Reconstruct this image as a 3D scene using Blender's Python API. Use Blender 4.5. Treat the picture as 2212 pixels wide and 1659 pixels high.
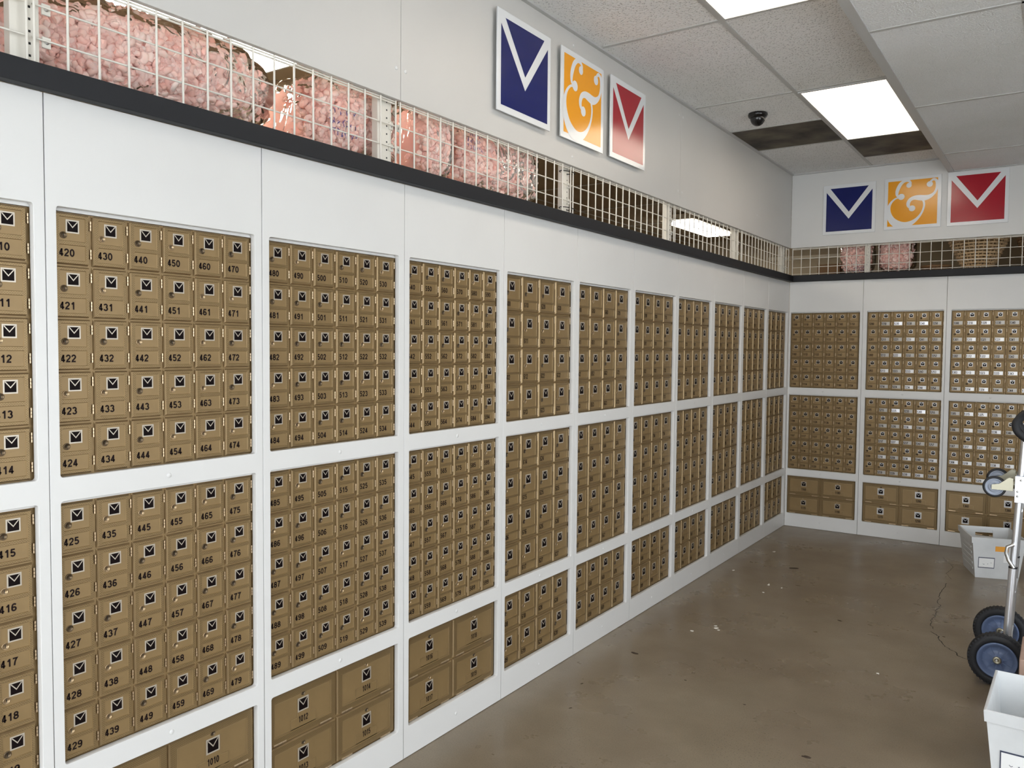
import bpy, bmesh, math, random
from mathutils import Vector, Matrix
random.seed(7)
PI = math.pi
COL = bpy.context.scene.collection
for o in list(bpy.data.objects): bpy.data.objects.remove(o)
sc = bpy.context.scene

# ------------------------------------------------------------------ camera
CAMP = Vector((2.1222, -7.6392, 1.6440)); YAW, PITCH, ROLL, FPX = -0.6008, -0.0448, 0.0083, 1739.43
fw = Vector((math.sin(YAW)*math.cos(PITCH), math.cos(YAW)*math.cos(PITCH), math.sin(PITCH)))
rt0 = Vector((math.cos(YAW), -math.sin(YAW), 0)); up0 = rt0.cross(fw)
rt = math.cos(ROLL)*rt0 + math.sin(ROLL)*up0
up = -math.sin(ROLL)*rt0 + math.cos(ROLL)*up0
cam = bpy.data.cameras.new('camera'); camo = bpy.data.objects.new('camera', cam); COL.objects.link(camo)
R3 = Matrix((rt, up, -fw)).transposed()
camo.matrix_world = Matrix.Translation(CAMP) @ R3.to_4x4()
cam.sensor_width = 36; cam.lens = FPX/2212*36; cam.clip_start = .02; cam.clip_end = 100
sc.camera = camo

# ------------------------------------------------------------------ world, daylight, exposure
w = bpy.data.worlds.new('world'); sc.world = w; w.use_nodes = True
bg = w.node_tree.nodes['Background']
bg.inputs[0].default_value = (.91, .955, 1.0, 1); bg.inputs[1].default_value = 6.8
sc.view_settings.view_transform = 'Standard'; sc.view_settings.look = 'None'
sc.view_settings.gamma = 1; sc.view_settings.use_curve_mapping = False
sc.view_settings.exposure = -0.12
LAMP_COL = (1.0, .87, .71); LAMP_STR = 5.6
FRONT_Y, RIGHT_X = -9.5, 4.6
def portal(name, loc, rot, sx, sy):
    l = bpy.data.lights.new(name, 'AREA'); l.shape = 'RECTANGLE'; l.size = sx; l.size_y = sy
    l.cycles.is_portal = True
    o = bpy.data.objects.new(name, l); COL.objects.link(o); o.location = loc; o.rotation_euler = rot
portal('daylight_portal', (2.1, FRONT_Y-.12, 1.55), (PI/2, 0, 0), 4.9, 2.6)
portal('daylight_portal', (RIGHT_X+.14, -5.6, 1.55), (PI/2, 0, PI/2), 3.0, 2.6)  # portal of the added side windows, there to brighten the ceiling

# ------------------------------------------------------------------ materials
MATS = {}
def nodes(name):
    m = bpy.data.materials.new(name); m.use_nodes = True; MATS[name] = m
    nt = m.node_tree; b = nt.nodes['Principled BSDF']; return m, nt, b
def mat(name, col, rough=.5, metal=0, bump=0, bscale=50, var=0, vscale=5, coat=0, spec=None):
    m, nt, b = nodes(name)
    b.inputs['Base Color'].default_value = (*col, 1); b.inputs['Roughness'].default_value = rough
    b.inputs['Metallic'].default_value = metal
    if coat: b.inputs['Coat Weight'].default_value = coat
    if spec is not None: b.inputs['Specular IOR Level'].default_value = spec
    tc = nt.nodes.new('ShaderNodeTexCoord')
    if bump:
        n = nt.nodes.new('ShaderNodeTexNoise'); n.inputs['Scale'].default_value = bscale; n.inputs['Detail'].default_value = 4
        nt.links.new(tc.outputs['Object'], n.inputs['Vector'])
        bp = nt.nodes.new('ShaderNodeBump'); bp.inputs['Strength'].default_value = bump; bp.inputs['Distance'].default_value = .002
        nt.links.new(n.outputs['Fac'], bp.inputs['Height']); nt.links.new(bp.outputs['Normal'], b.inputs['Normal'])
    if var:
        n = nt.nodes.new('ShaderNodeTexNoise'); n.inputs['Scale'].default_value = vscale; n.inputs['Detail'].default_value = 6
        nt.links.new(tc.outputs['Object'], n.inputs['Vector'])
        r = nt.nodes.new('ShaderNodeValToRGB')
        r.color_ramp.elements[0].position = .3; r.color_ramp.elements[1].position = .7
        r.color_ramp.elements[0].color = (*[c*(1-var) for c in col], 1)
        r.color_ramp.elements[1].color = (*[min(1, c*(1+var)) for c in col], 1)
        nt.links.new(n.outputs['Fac'], r.inputs['Fac']); nt.links.new(r.outputs['Color'], b.inputs['Base Color'])
    return m
white = mat('white_laminate', (.69, .69, .68), .32, var=.015, vscale=3, spec=.35)
fascia_m = mat('white_fascia', (.60, .59, .57), .38, var=.02, vscale=2, spec=.4)
charcoal = mat('charcoal_trim', (.016, .017, .020), .55, bump=.1, spec=.25)
bronze = mat('bronze_paint', (.255, .170, .074), .44, .32, bump=.12, bscale=400, var=.07, vscale=14)
bronze_edge = mat('bronze_lit_edge', (.36, .26, .14), .42, .65)  # lighter, shinier bronze stands in for light caught on door bevels and ridges
bronze_hi = mat('bronze_hinge', (.62, .48, .32), .28, .8)
black = mat('emblem_black', (.006, .003, .003), .5, spec=.08)
silver = mat('emblem_silver', (.50, .445, .37), .35, .35)
silver2 = mat('silver_glare_mid', (.50, .49, .48), .36, .8)  # graded silvers put window glare into back-wall labels and emblem borders
silver3 = mat('silver_glare_faint', (.36, .34, .31), .42, .7)
silver1 = mat('silver_glare_bright', (.66, .66, .68), .32, .8)
ink = mat('number_ink', (.010, .004, .004), .6, spec=.15)
lockm = mat('lock_brass', (.40, .29, .17), .3, .8)
lockd = mat('lock_dark_brass', (.14, .10, .06), .35, .8)
hole = mat('dark_gap', (.01, .01, .01), .8)
wire_m = mat('wire_white', (.74, .71, .64), .4)
steel = mat('steel', (.55, .55, .54), .3, .9)
alu = mat('aluminium', (.72, .74, .78), .28, .85)
gold_zinc = mat('zinc_plate', (.42, .40, .31), .34, .9)
rubber = mat('black_rubber', (.012, .013, .016), .65, bump=.6, bscale=60)
rim_blue = mat('blue_rim', (.115, .160, .28), .4)
castg = mat('caster_grey', (.30, .34, .42), .4)
tub = mat('corrugated_plastic', (.66, .68, .69), .38, var=.06, vscale=9, bump=.15, bscale=30)
cardb = mat('cardboard', (.42, .29, .23), .8, var=.08)
cardd = mat('brown_cardboard', (.20, .11, .05), .8)
label_w = mat('label_white', (.86, .87, .87), .5)
label_b = mat('label_navy', (.05, .06, .10), .5)
orange = mat('orange_patch', (.85, .38, .05), .5)
blue_s = mat('sign_navy', (.006, .012, .115), .16, spec=.5)
yel_s = mat('sign_amber', (.84, .35, .008), .16, spec=.5)
red_s = mat('sign_crimson', (.38, .005, .02), .16, spec=.5)
board_s = mat('sign_board_white', (.76, .78, .80), .22, coat=.3)
wicker = mat('wicker', (.66, .46, .26), .6)
wicker_d = mat('dark_wicker', (.30, .17, .08), .6)
chip_w = mat('plaster_chip', (.75, .72, .66), .8)
leaf_m = mat('dry_leaf', (.045, .028, .015), .8)
marker = mat('marker_ink', (.06, .05, .22), .5)
camblk = mat('camera_black', (.008, .008, .009), .12)
tbar = mat('grid_bar', (.50, .50, .49), .45)
back_wall_m = mat('stockroom_wall', (.40, .34, .25), .7, var=.05)
back_ceil_m = mat('stockroom_ceiling', (.30, .235, .16), .8, var=.12, vscale=3)
pale_m = mat('stockroom_pale', (.85, .80, .68), .6)
street_m = mat('street', (.80, .80, .78), .9)  # pale tone stands in for sunlit pavement, bouncing light to the ceiling

def key_mat():
    m, nt, b = nodes('bronze_key_pattern')
    b.inputs['Base Color'].default_value = (.34, .24, .13, 1); b.inputs['Metallic'].default_value = .5; b.inputs['Roughness'].default_value = .4
    tc = nt.nodes.new('ShaderNodeTexCoord'); br = nt.nodes.new('ShaderNodeTexBrick')
    nt.links.new(tc.outputs['Object'], br.inputs['Vector'])
    br.inputs['Scale'].default_value = 1; br.inputs['Brick Width'].default_value = .0060; br.inputs['Row Height'].default_value = .0030
    br.inputs['Mortar Size'].default_value = .0009
    bp = nt.nodes.new('ShaderNodeBump'); bp.inputs['Strength'].default_value = .9; bp.inputs['Distance'].default_value = .001; bp.invert = True
    nt.links.new(br.outputs['Fac'], bp.inputs['Height']); nt.links.new(bp.outputs['Normal'], b.inputs['Normal'])
    mx = nt.nodes.new('ShaderNodeMixRGB'); mx.inputs[1].default_value = (.36, .25, .12, 1); mx.inputs[2].default_value = (.18, .12, .052, 1)
    nt.links.new(br.outputs['Fac'], mx.inputs[0]); nt.links.new(mx.outputs[0], b.inputs['Base Color'])
    return m
bronze_key = key_mat()

def tile_mat(name, base, dens, dark):
    m, nt, b = nodes(name); b.inputs['Roughness'].default_value = .9; b.inputs['Specular IOR Level'].default_value = .1
    tc = nt.nodes.new('ShaderNodeTexCoord')
    v = nt.nodes.new('ShaderNodeTexVoronoi'); v.inputs['Scale'].default_value = dens
    n0 = nt.nodes.new('ShaderNodeTexNoise'); n0.inputs['Scale'].default_value = 40
    ad = nt.nodes.new('ShaderNodeMixRGB'); ad.blend_type = 'ADD'; ad.inputs[0].default_value = .02
    nt.links.new(tc.outputs['Object'], ad.inputs[1]); nt.links.new(n0.outputs['Color'], ad.inputs[2])
    nt.links.new(ad.outputs[0], v.inputs['Vector'])
    nt.links.new(tc.outputs['Object'], n0.inputs['Vector'])
    n = nt.nodes.new('ShaderNodeTexNoise'); n.inputs['Scale'].default_value = 1.3; n.inputs['Detail'].default_value = 4
    nt.links.new(tc.outputs['Object'], n.inputs['Vector'])
    r = nt.nodes.new('ShaderNodeValToRGB'); e = r.color_ramp.elements
    e[0].position = .16; e[0].color = (*[c*dark for c in base], 1); e[1].position = .30; e[1].color = (*base, 1)
    nt.links.new(v.outputs['Distance'], r.inputs['Fac'])
    mx = nt.nodes.new('ShaderNodeMixRGB'); mx.blend_type = 'MULTIPLY'; mx.inputs[0].default_value = 1
    r2 = nt.nodes.new('ShaderNodeValToRGB'); r2.color_ramp.elements[0].position = .3; r2.color_ramp.elements[0].color = (.9, .9, .88, 1); r2.color_ramp.elements[1].position = .65
    nt.links.new(n.outputs['Fac'], r2.inputs['Fac'])
    nt.links.new(r.outputs['Color'], mx.inputs[1]); nt.links.new(r2.outputs['Color'], mx.inputs[2]); nt.links.new(mx.outputs[0], b.inputs['Base Color'])
    bp = nt.nodes.new('ShaderNodeBump'); bp.inputs['Strength'].default_value = .8; bp.inputs['Distance'].default_value = .004
    nt.links.new(v.outputs['Distance'], bp.inputs['Height']); nt.links.new(bp.outputs['Normal'], b.inputs['Normal'])
    return m
tile_c = tile_mat('fissured_tile', (.86, .86, .86), 75, .50)
tile_f = tile_mat('fine_tile', (.85, .86, .87), 130, .80)
soot = mat('sooty_tile', (.085, .07, .05), .7, var=.75, vscale=5)

def concrete():
    m, nt, b = nodes('polished_concrete')
    tc = nt.nodes.new('ShaderNodeTexCoord')
    def noise(s, d=5, ro=.6):
        n = nt.nodes.new('ShaderNodeTexNoise'); n.inputs['Scale'].default_value = s; n.inputs['Detail'].default_value = d
        n.inputs['Roughness'].default_value = ro; nt.links.new(tc.outputs['Object'], n.inputs['Vector']); return n
    def ramp(n, p0, c0, p1, c1):
        r = nt.nodes.new('ShaderNodeValToRGB'); e = r.color_ramp.elements
        e[0].position = p0; e[0].color = (*c0, 1); e[1].position = p1; e[1].color = (*c1, 1)
        nt.links.new(n.outputs[0], r.inputs['Fac']); return r
    def mix(a, c, fac=1, typ='MULTIPLY'):
        x = nt.nodes.new('ShaderNodeMixRGB'); x.blend_type = typ; x.inputs[0].default_value = fac
        nt.links.new(a.outputs[0], x.inputs[1]); nt.links.new(c.outputs[0], x.inputs[2]); return x
    base = ramp(noise(.9, 6), .32, (.200, .155, .104), .68, (.265, .218, .155))
    mot = ramp(noise(5, 4, .55), .35, (.91, .905, .90), .7, (1.06, 1.06, 1.06))
    fine = ramp(noise(160, 3), .30, (.82, .81, .8), .6, (1.03, 1.03, 1.03))
    x = mix(mix(base, mot), fine)
    vo = nt.nodes.new('ShaderNodeTexVoronoi'); vo.voronoi_dimensions = '2D'; vo.inputs['Scale'].default_value = 42; nt.links.new(tc.outputs['Object'], vo.inputs['Vector'])
    pit = ramp(vo, .05, (.30, .26, .23), .085, (1, 1, 1))
    msk = ramp(noise(2.4, 5), .47, (0, 0, 0), .60, (1, 1, 1))
    pm = nt.nodes.new('ShaderNodeMixRGB'); pm.blend_type = 'MULTIPLY'
    nt.links.new(msk.outputs[0], pm.inputs[0]); nt.links.new(x.outputs[0], pm.inputs[1]); nt.links.new(pit.outputs[0], pm.inputs[2])
    nt.links.new(pm.outputs[0], b.inputs['Base Color'])
    rr = ramp(noise(2.2, 5), .35, (.24,)*3, .7, (.42,)*3)
    nt.links.new(rr.outputs[0], b.inputs['Roughness'])
    return m
conc = concrete()
def emis(name, col, s):
    m, nt, b = nodes(name); b.inputs['Base Color'].default_value = (.8, .8, .8, 1)
    b.inputs['Emission Color'].default_value = (*col, 1); b.inputs['Emission Strength'].default_value = s; return m
lamp_m = emis('lamp_diffuser', LAMP_COL, LAMP_STR)
lamp_b = emis('stockroom_lamp', (1, .93, .80), 30)
def film():
    m, nt, b = nodes('clear_film'); nt.nodes.remove(b); out = nt.nodes['Material Output']
    t = nt.nodes.new('ShaderNodeBsdfTransparent'); t.inputs[0].default_value = (1, .98, .98, 1)
    g = nt.nodes.new('ShaderNodeBsdfGlossy'); g.inputs['Roughness'].default_value = .12
    d = nt.nodes.new('ShaderNodeBsdfTranslucent'); d.inputs[0].default_value = (.95, .86, .84, 1)
    fr = nt.nodes.new('ShaderNodeFresnel'); fr.inputs[0].default_value = 1.18
    tc = nt.nodes.new('ShaderNodeTexCoord'); n = nt.nodes.new('ShaderNodeTexNoise'); n.inputs['Scale'].default_value = 11; n.inputs['Detail'].default_value = 2; n.inputs['Distortion'].default_value = 1.2
    nt.links.new(tc.outputs['Object'], n.inputs['Vector'])
    bp = nt.nodes.new('ShaderNodeBump'); bp.inputs['Strength'].default_value = 1; bp.inputs['Distance'].default_value = .02
    nt.links.new(n.outputs['Fac'], bp.inputs['Height'])
    for q in (g, fr): nt.links.new(bp.outputs['Normal'], q.inputs['Normal'])
    a = nt.nodes.new('ShaderNodeMixShader'); a.inputs[0].default_value = .16
    nt.links.new(t.outputs[0], a.inputs[1]); nt.links.new(d.outputs[0], a.inputs[2])
    c = nt.nodes.new('ShaderNodeMixShader'); nt.links.new(fr.outputs[0], c.inputs[0]); nt.links.new(a.outputs[0], c.inputs[1]); nt.links.new(g.outputs[0], c.inputs[2])
    nt.links.new(c.outputs[0], out.inputs[0]); return m
film_m = film()
def foam():
    m, nt, b = nodes('pink_foam'); b.inputs['Roughness'].default_value = .75
    g = nt.nodes.new('ShaderNodeNewGeometry'); r = nt.nodes.new('ShaderNodeValToRGB'); e = r.color_ramp.elements
    e[0].color = (.94, .52, .45, 1); e[1].color = (.98, .69, .62, 1)
    nt.links.new(g.outputs['Random Per Island'], r.inputs['Fac']); nt.links.new(r.outputs[0], b.inputs['Base Color'])
    b.inputs['Subsurface Weight'].default_value = .35; b.inputs['Subsurface Radius'].default_value = (.03, .012, .010); b.inputs['Subsurface Scale'].default_value = 1
    return m
foam_m = foam()
def glassm():
    m, nt, b = nodes('window_glass'); nt.nodes.remove(b); out = nt.nodes['Material Output']
    t = nt.nodes.new('ShaderNodeBsdfTransparent'); g = nt.nodes.new('ShaderNodeBsdfGlossy'); g.inputs['Roughness'].default_value = 0
    a = nt.nodes.new('ShaderNodeMixShader'); a.inputs[0].default_value = .06
    nt.links.new(t.outputs[0], a.inputs[1]); nt.links.new(g.outputs[0], a.inputs[2]); nt.links.new(a.outputs[0], out.inputs[0]); return m
glass_m = glassm()

# ------------------------------------------------------------------ mesh helpers
class MB:
    def __init__(s): s.v = []; s.f = []; s.m = []; s.sm = []
    def add(s, vs, fs, mi=0, M=None, smooth=False):
        o = len(s.v)
        s.v += [tuple(M @ Vector(v)) if M is not None else tuple(v) for v in vs]
        for f in fs: s.f.append(tuple(i+o for i in f)); s.m.append(mi); s.sm.append(smooth)
        return s
    def box(s, a, b, mi=0, M=None):
        x0, y0, z0 = a; x1, y1, z1 = b
        vs = [(x0,y0,z0),(x1,y0,z0),(x1,y1,z0),(x0,y1,z0),(x0,y0,z1),(x1,y0,z1),(x1,y1,z1),(x0,y1,z1)]
        return s.add(vs, [(0,3,2,1),(4,5,6,7),(0,1,5,4),(1,2,6,5),(2,3,7,6),(3,0,4,7)], mi, M)
    def tube(s, pts, r, n=8, mi=0, closed=False, cap=True, M=None):
        P = [Vector(p) for p in pts]; k = len(P); rs = r if isinstance(r, (list, tuple)) else [r]*k
        vs = []; prev = None
        for i, p in enumerate(P):
            if closed: t = P[(i+1) % k]-P[i-1]
            else: t = P[min(i+1, k-1)]-P[max(i-1, 0)]
            t.normalize()
            if prev is None:
                a = Vector((0,0,1)) if abs(t.z) < .9 else Vector((1,0,0)); x = t.cross(a).normalized()
            else: x = (prev - t*prev.dot(t)).normalized()
            prev = x; y = t.cross(x)
            for j in range(n):
                an = 2*PI*j/n; vs.append(p+(x*math.cos(an)+y*math.sin(an))*rs[i])
        fs = []
        for i in range(k if closed else k-1):
            for j in range(n):
                a = i*n+j; b = i*n+(j+1) % n; c = ((i+1) % k)*n+(j+1) % n; d = ((i+1) % k)*n+j
                fs.append((a, b, c, d))
        s.add(vs, fs, mi, M, True)
        if cap and not closed:
            s.add(vs[:n], [tuple(range(n))[::-1]], mi, M); s.add(vs[-n:], [tuple(range(n))], mi, M)
        return s
    def lathe(s, prof, c, axis, n=32, mi=0, M=None):      # prof: (radius, along) list
        ax = Vector(axis).normalized(); a = Vector((0,0,1)) if abs(ax.z) < .9 else Vector((1,0,0))
        x = ax.cross(a).normalized(); y = ax.cross(x); c = Vector(c); vs = []
        for r, h in prof:
            for j in range(n):
                an = 2*PI*j/n; vs.append(c+ax*h+(x*math.cos(an)+y*math.sin(an))*max(r, 1e-5))
        fs = [(i*n+j, i*n+(j+1) % n, (i+1)*n+(j+1) % n, (i+1)*n+j) for i in range(len(prof)-1) for j in range(n)]
        return s.add(vs, fs, mi, M, True)
    def mesh(s, name, mats):
        me = bpy.data.meshes.new(name); me.from_pydata(s.v, [], s.f)
        for m in (mats if isinstance(mats, (list, tuple)) else [mats]): me.materials.append(m)
        me.polygons.foreach_set('material_index', s.m); me.polygons.foreach_set('use_smooth', s.sm)
        me.update(); return me
    def build(s, name, mats, parent=None, loc=None, fixn=False, M=None):
        me = s.mesh(name, mats)
        if fixn:
            bm = bmesh.new(); bm.from_mesh(me); bmesh.ops.recalc_face_normals(bm, faces=bm.faces); bm.to_mesh(me); bm.free()
        return link(name, me, parent, loc, M)
def link(name, me, parent=None, loc=None, M=None):
    o = bpy.data.objects.new(name, me); COL.objects.link(o)
    if parent: o.parent = parent
    if loc is not None: o.location = loc
    if M is not None: o.matrix_local = M
    return o
def empty(name, M=None, loc=None):
    o = bpy.data.objects.new(name, None); o.empty_display_size = .05; COL.objects.link(o)
    if M is not None: o.matrix_world = M
    if loc is not None: o.location = loc
    return o
def tag(o, label, cat, group=None, kind=None):
    o['label'] = label; o['category'] = cat
    if group: o['group'] = group
    if kind: o['kind'] = kind
    return o
def struct(o): o['kind'] = 'structure'; return o
def bevel(o, wd=.002, seg=2):
    m = o.modifiers.new('bevel', 'BEVEL'); m.width = wd; m.segments = seg; m.limit_method = 'ANGLE'; return o
def rrect(x0, y0, x1, y1, r, n=5):
    pts = []
    for cx, cy, a0 in ((x1-r, y0+r, -90), (x1-r, y1-r, 0), (x0+r, y1-r, 90), (x0+r, y0+r, 180)):
        for i in range(n+1):
            a = math.radians(a0+90*i/n); pts.append((cx+r*math.cos(a), cy+r*math.sin(a)))
    return pts
def slab(name, loops, t, mats, bev=0.0):
    """flat plate in local xy (first loop outline, others holes), thickness t below z=0, as mesh"""
    cu = bpy.data.curves.new(name, 'CURVE'); cu.dimensions = '2D'; cu.fill_mode = 'BOTH'; cu.extrude = t/2-bev; cu.bevel_depth = bev; cu.bevel_resolution = 1; cu.offset = -bev
    for lp in loops:
        sp = cu.splines.new('POLY'); sp.points.add(len(lp)-1); sp.use_cyclic_u = True
        for i, p in enumerate(lp): sp.points[i].co = (p[0], p[1], 0, 1)
    o = bpy.data.objects.new(name, cu); COL.objects.link(o)
    dg = bpy.context.evaluated_depsgraph_get(); dg.update()
    me = bpy.data.meshes.new_from_object(o.evaluated_get(dg)); bpy.data.objects.remove(o); bpy.data.curves.remove(cu)
    me.materials.clear(); me.materials.append(mats); me.name = name
    for v in me.vertices: v.co.z -= t/2
    return me
def wallM(side, u, v, wd=0):
    """local x = right, y = up, z = out of the wall"""
    if side == 'L': return Matrix(((0,0,1,wd),(1,0,0,u),(0,1,0,v),(0,0,0,1)))
    return Matrix(((1,0,0,u),(0,0,-1,-wd),(0,1,0,v),(0,0,0,1)))

# ------------------------------------------------------------------ the setting
PEND = -7.29                       # left end of the panelled run
CZ = 3.26; CZ2 = 3.14; SX = 1.285
MB().box((-6, FRONT_Y-.4, -.1), (RIGHT_X+.3, 6, 0)).build('floor', conc)
fl = struct(bpy.data.objects['floor'])
# left fascia above the wire grid (three boards)
f = MB()
for a, b in ((-9.5, -7.95), (-7.948, -5.3105), (-5.3085, -2.6085), (-2.6065, 0.0)):
    f.box((-.022, a, 2.585), (0, b, CZ))
f.box((-.022, -9.5, 0), (0, PEND-.003, 2.583))
bevel(struct(f.build('wall_left', fascia_m)), .0015)
f = MB(); f.box((0.001, 0, 2.585), (2.03, .022, CZ)); f.box((2.032, 0, 2.585), (RIGHT_X, .022, CZ)); f.box((1.98, 0, 0), (RIGHT_X, .022, 2.583))
bevel(struct(f.build('wall_back', white)), .0015)
f = MB(); f.box((RIGHT_X, FRONT_Y, 0), (RIGHT_X+.1, .02, .25)); f.box((RIGHT_X, FRONT_Y, 2.85), (RIGHT_X+.1, .02, CZ))
f.box((RIGHT_X, FRONT_Y, .25), (RIGHT_X+.1, -7.1, 2.85)); f.box((RIGHT_X, -4.1, .25), (RIGHT_X+.1, .02, 2.85)); struct(f.build('wall_right', white))
for i in range(2):  # unseen side windows, added to bring more daylight onto the ceiling
    y0 = -7.1+i*1.5; y1 = y0+1.5; f = MB()
    f.box((RIGHT_X+.02, y0, .25), (RIGHT_X+.08, y0+.05, 2.85)); f.box((RIGHT_X+.02, y1-.05, .25), (RIGHT_X+.08, y1, 2.85))
    f.box((RIGHT_X+.02, y0+.05, .25), (RIGHT_X+.08, y1-.05, .30)); f.box((RIGHT_X+.02, y0+.05, 2.8), (RIGHT_X+.08, y1-.05, 2.85))
    wdo = struct(f.build('window_%d' % (i+4), alu))
    MB().box((RIGHT_X+.05, y0+.05, .3), (RIGHT_X+.055, y1-.05, 2.8)).build('pane', glass_m, wdo)
f = MB(); f.box((-.1, FRONT_Y-.1, 0), (RIGHT_X+.1, FRONT_Y, .25)); f.box((-.1, FRONT_Y-.1, 2.85), (RIGHT_X+.1, FRONT_Y, CZ))
f.box((-6, FRONT_Y-.1, 0), (-.1, FRONT_Y, CZ)); f.box((RIGHT_X-.1, FRONT_Y-.1, 0), (RIGHT_X, FRONT_Y, CZ))
struct(f.build('wall_front', fascia_m))
for i in range(3):
    x0 = -.1+i*1.5333; x1 = x0+1.5333; f = MB()
    f.box((x0, FRONT_Y-.08, .25), (x0+.05, FRONT_Y-.02, 2.85)); f.box((x1-.05, FRONT_Y-.08, .25), (x1, FRONT_Y-.02, 2.85))
    f.box((x0+.05, FRONT_Y-.08, .25), (x1-.05, FRONT_Y-.02, .30)); f.box((x0+.05, FRONT_Y-.08, 2.8), (x1-.05, FRONT_Y-.02, 2.85))
    wdo = struct(f.build('window_%d' % (i+1), alu))
    MB().box((x0+.05, FRONT_Y-.055, .3), (x1-.05, FRONT_Y-.05, 2.8)).build('pane', glass_m, wdo)
MB().box((-12, -30, -.14), (20, 12, -.105)).build('ground_street', street_m)
struct(bpy.data.objects['ground_street'])
# stockroom shell behind the grids
f = MB(); f.box((-4.1, -9.4, 0), (-4, 4.2, CZ)); f.box((-4, 4.1, 0), (RIGHT_X, 4.2, CZ)); f.box((RIGHT_X, .03, 0), (RIGHT_X+.1, 4.2, CZ))
struct(f.build('wall_stockroom', back_wall_m))
f = MB(); f.box((-4, -9.4, CZ), (-.022, 4.1, CZ+.05)); f.box((-.02, .024, CZ), (RIGHT_X, 4.1, CZ+.05)); struct(f.build('ceiling_stockroom', back_ceil_m))
f = MB()
for y in (-8.4, -7.1, -5.8, -4.5, -3.2, -1.9, -.6, .7, 2.0, 3.3): f.box((-4, y-.012, CZ-.006), (-.03, y+.012, CZ-.001))
for x in (-3.3, -2.64, -1.98, -1.32, -.66): f.box((x-.012, -9.4, CZ-.006), (x+.012, 4.1, CZ-.001))
struct(f.build('trim_5', tbar))
# shop ceiling: high strip on the left, lowered part on the right
struct(MB().box((0, FRONT_Y, CZ), (SX, 0, CZ+.05)).build('ceiling', tile_c))
f = MB(); f.box((SX, FRONT_Y, CZ2), (RIGHT_X, 0, CZ2+.03)); f.box((SX, FRONT_Y, CZ2+.03), (SX+.02, 0, CZ))
struct(f.build('ceiling_lowered', tile_f))
TY = [-9.0, -7.75, -6.44, -5.06, -3.745, -2.43, -1.06]
f = MB()
f.box((0, FRONT_Y, CZ-.012), (.022, 0, CZ)); f.box((.022, -.022, CZ-.012), (SX, 0, CZ))
f.box((.668, FRONT_Y, CZ-.004), (.692, -.022, CZ)); f.box((1.215, FRONT_Y, CZ-.004), (1.24, -.022, CZ))
for y in TY:
    f.box((.022, y-.012, CZ-.004), (.668, y+.012, CZ)); f.box((.692, y-.012, CZ-.004), (1.215, y+.012, CZ))
f.box((.022, -1.735, CZ-.004), (.668, -1.715, CZ)); f.box((.692, -.39, CZ-.004), (1.215, -.37, CZ))
struct(f.build('trim_3', tbar))
f = MB(); f.box((SX-.012, FRONT_Y, CZ2-.006), (SX+.034, 0, CZ2+.03))
f.box((SX+.034, -.02, CZ2-.006), (RIGHT_X, 0, CZ2))
for y in (-9.16, -7.75, -6.34, -4.93, -3.52, -2.11, -.70): f.box((SX+.034, y-.012, CZ2-.004), (RIGHT_X, y+.012, CZ2))
for x in (1.935, 2.59, 3.25, 3.9): f.box((x-.012, FRONT_Y, CZ2-.004), (x+.012, -.02, CZ2))
struct(f.build('trim_4', tbar))
# charcoal ledge strips
bevel(struct(MB().box((0.0005, -9.5, 2.272), (.036, -.0005, 2.331)).build('trim_1', charcoal)), .003)
bevel(struct(MB().box((.0365, -.036, 2.272), (RIGHT_X, -.0005, 2.331)).build('trim_2', charcoal)), .003)
# ceiling lamps
def lamp(name, x0, y0, x1, y1, label, m, z=CZ):
    e = empty(name, loc=((x0+x1)/2, (y0+y1)/2, z)); tag(e, label, 'ceiling light')
    cx, cy = (x0+x1)/2, (y0+y1)/2; a, b = (x1-x0)/2, (y1-y0)/2
    f = MB()
    for q in ((-a,-b,a,-b+.015), (-a,b-.015,a,b), (-a,-b+.015,-a+.015,b-.015), (a-.015,-b+.015,a,b-.015)): f.box((q[0],q[1],-.012), (q[2],q[3],-.0045))
    f.build('frame', tbar, e); MB().box((-a+.015,-b+.015,-.009), (a-.015,b-.015,-.005)).build('diffuser', m, e); return e
lamp('ceiling_light', .694, -2.42, 1.213, -1.07, 'glowing recessed panel light beside the black dome camera', lamp_m)
lamp('ceiling_light', .694, -5.05, 1.213, -3.757, 'glowing recessed panel light cut off by the top edge', lamp_m)
lamp('ceiling_light', -2.65, -6.5, -1.45, -4.5, 'stockroom light shining over the pink bags of foam', lamp_b, CZ-.008)
e = empty('strip_light', loc=(-1.75, 2.2, CZ)); tag(e, 'bare stockroom strip light seen through the wire grid', 'ceiling light')
MB().box((-.22, -.75, -.07), (.22, .75, -.0065)).build('housing', pale_m, e)
f = MB(); f.box((-.15, -.68, -.10), (.15, .68, -.0705)); f.build('diffuser', lamp_b, e)
# sooty tiles
tag(MB().box((.024, -1.713, CZ-.004), (.666, -1.074, CZ-.0005)).build('ceiling_tile', soot), 'square soot-blackened ceiling tile beside the dome camera, next to the left wall', 'ceiling tile')
tag(MB().box((.694, -1.046, CZ-.004), (1.213, -.392, CZ-.0005)).build('ceiling_tile', soot), 'square soot-blackened ceiling tile at the far end of the panel light', 'ceiling tile')
# dome camera
e = empty('dome_camera', loc=(.339, -2.09, CZ)); tag(e, 'black dome security camera under the ceiling by the glowing panel light', 'security camera')
MB().lathe([(0, 0), (.064, 0), (.066, -.012), (.060, -.026), (.052, -.03)], (0, 0, -.001), (0, 0, 1), 40).build('base', camblk, e, fixn=True)
MB().lathe([(.05*math.cos(a), -.03-.055*math.sin(a)) for a in [i*PI/20 for i in range(11)]], (0, 0, -.001), (0, 0, 1), 40).build('dome', camblk, e, fixn=True)

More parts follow.
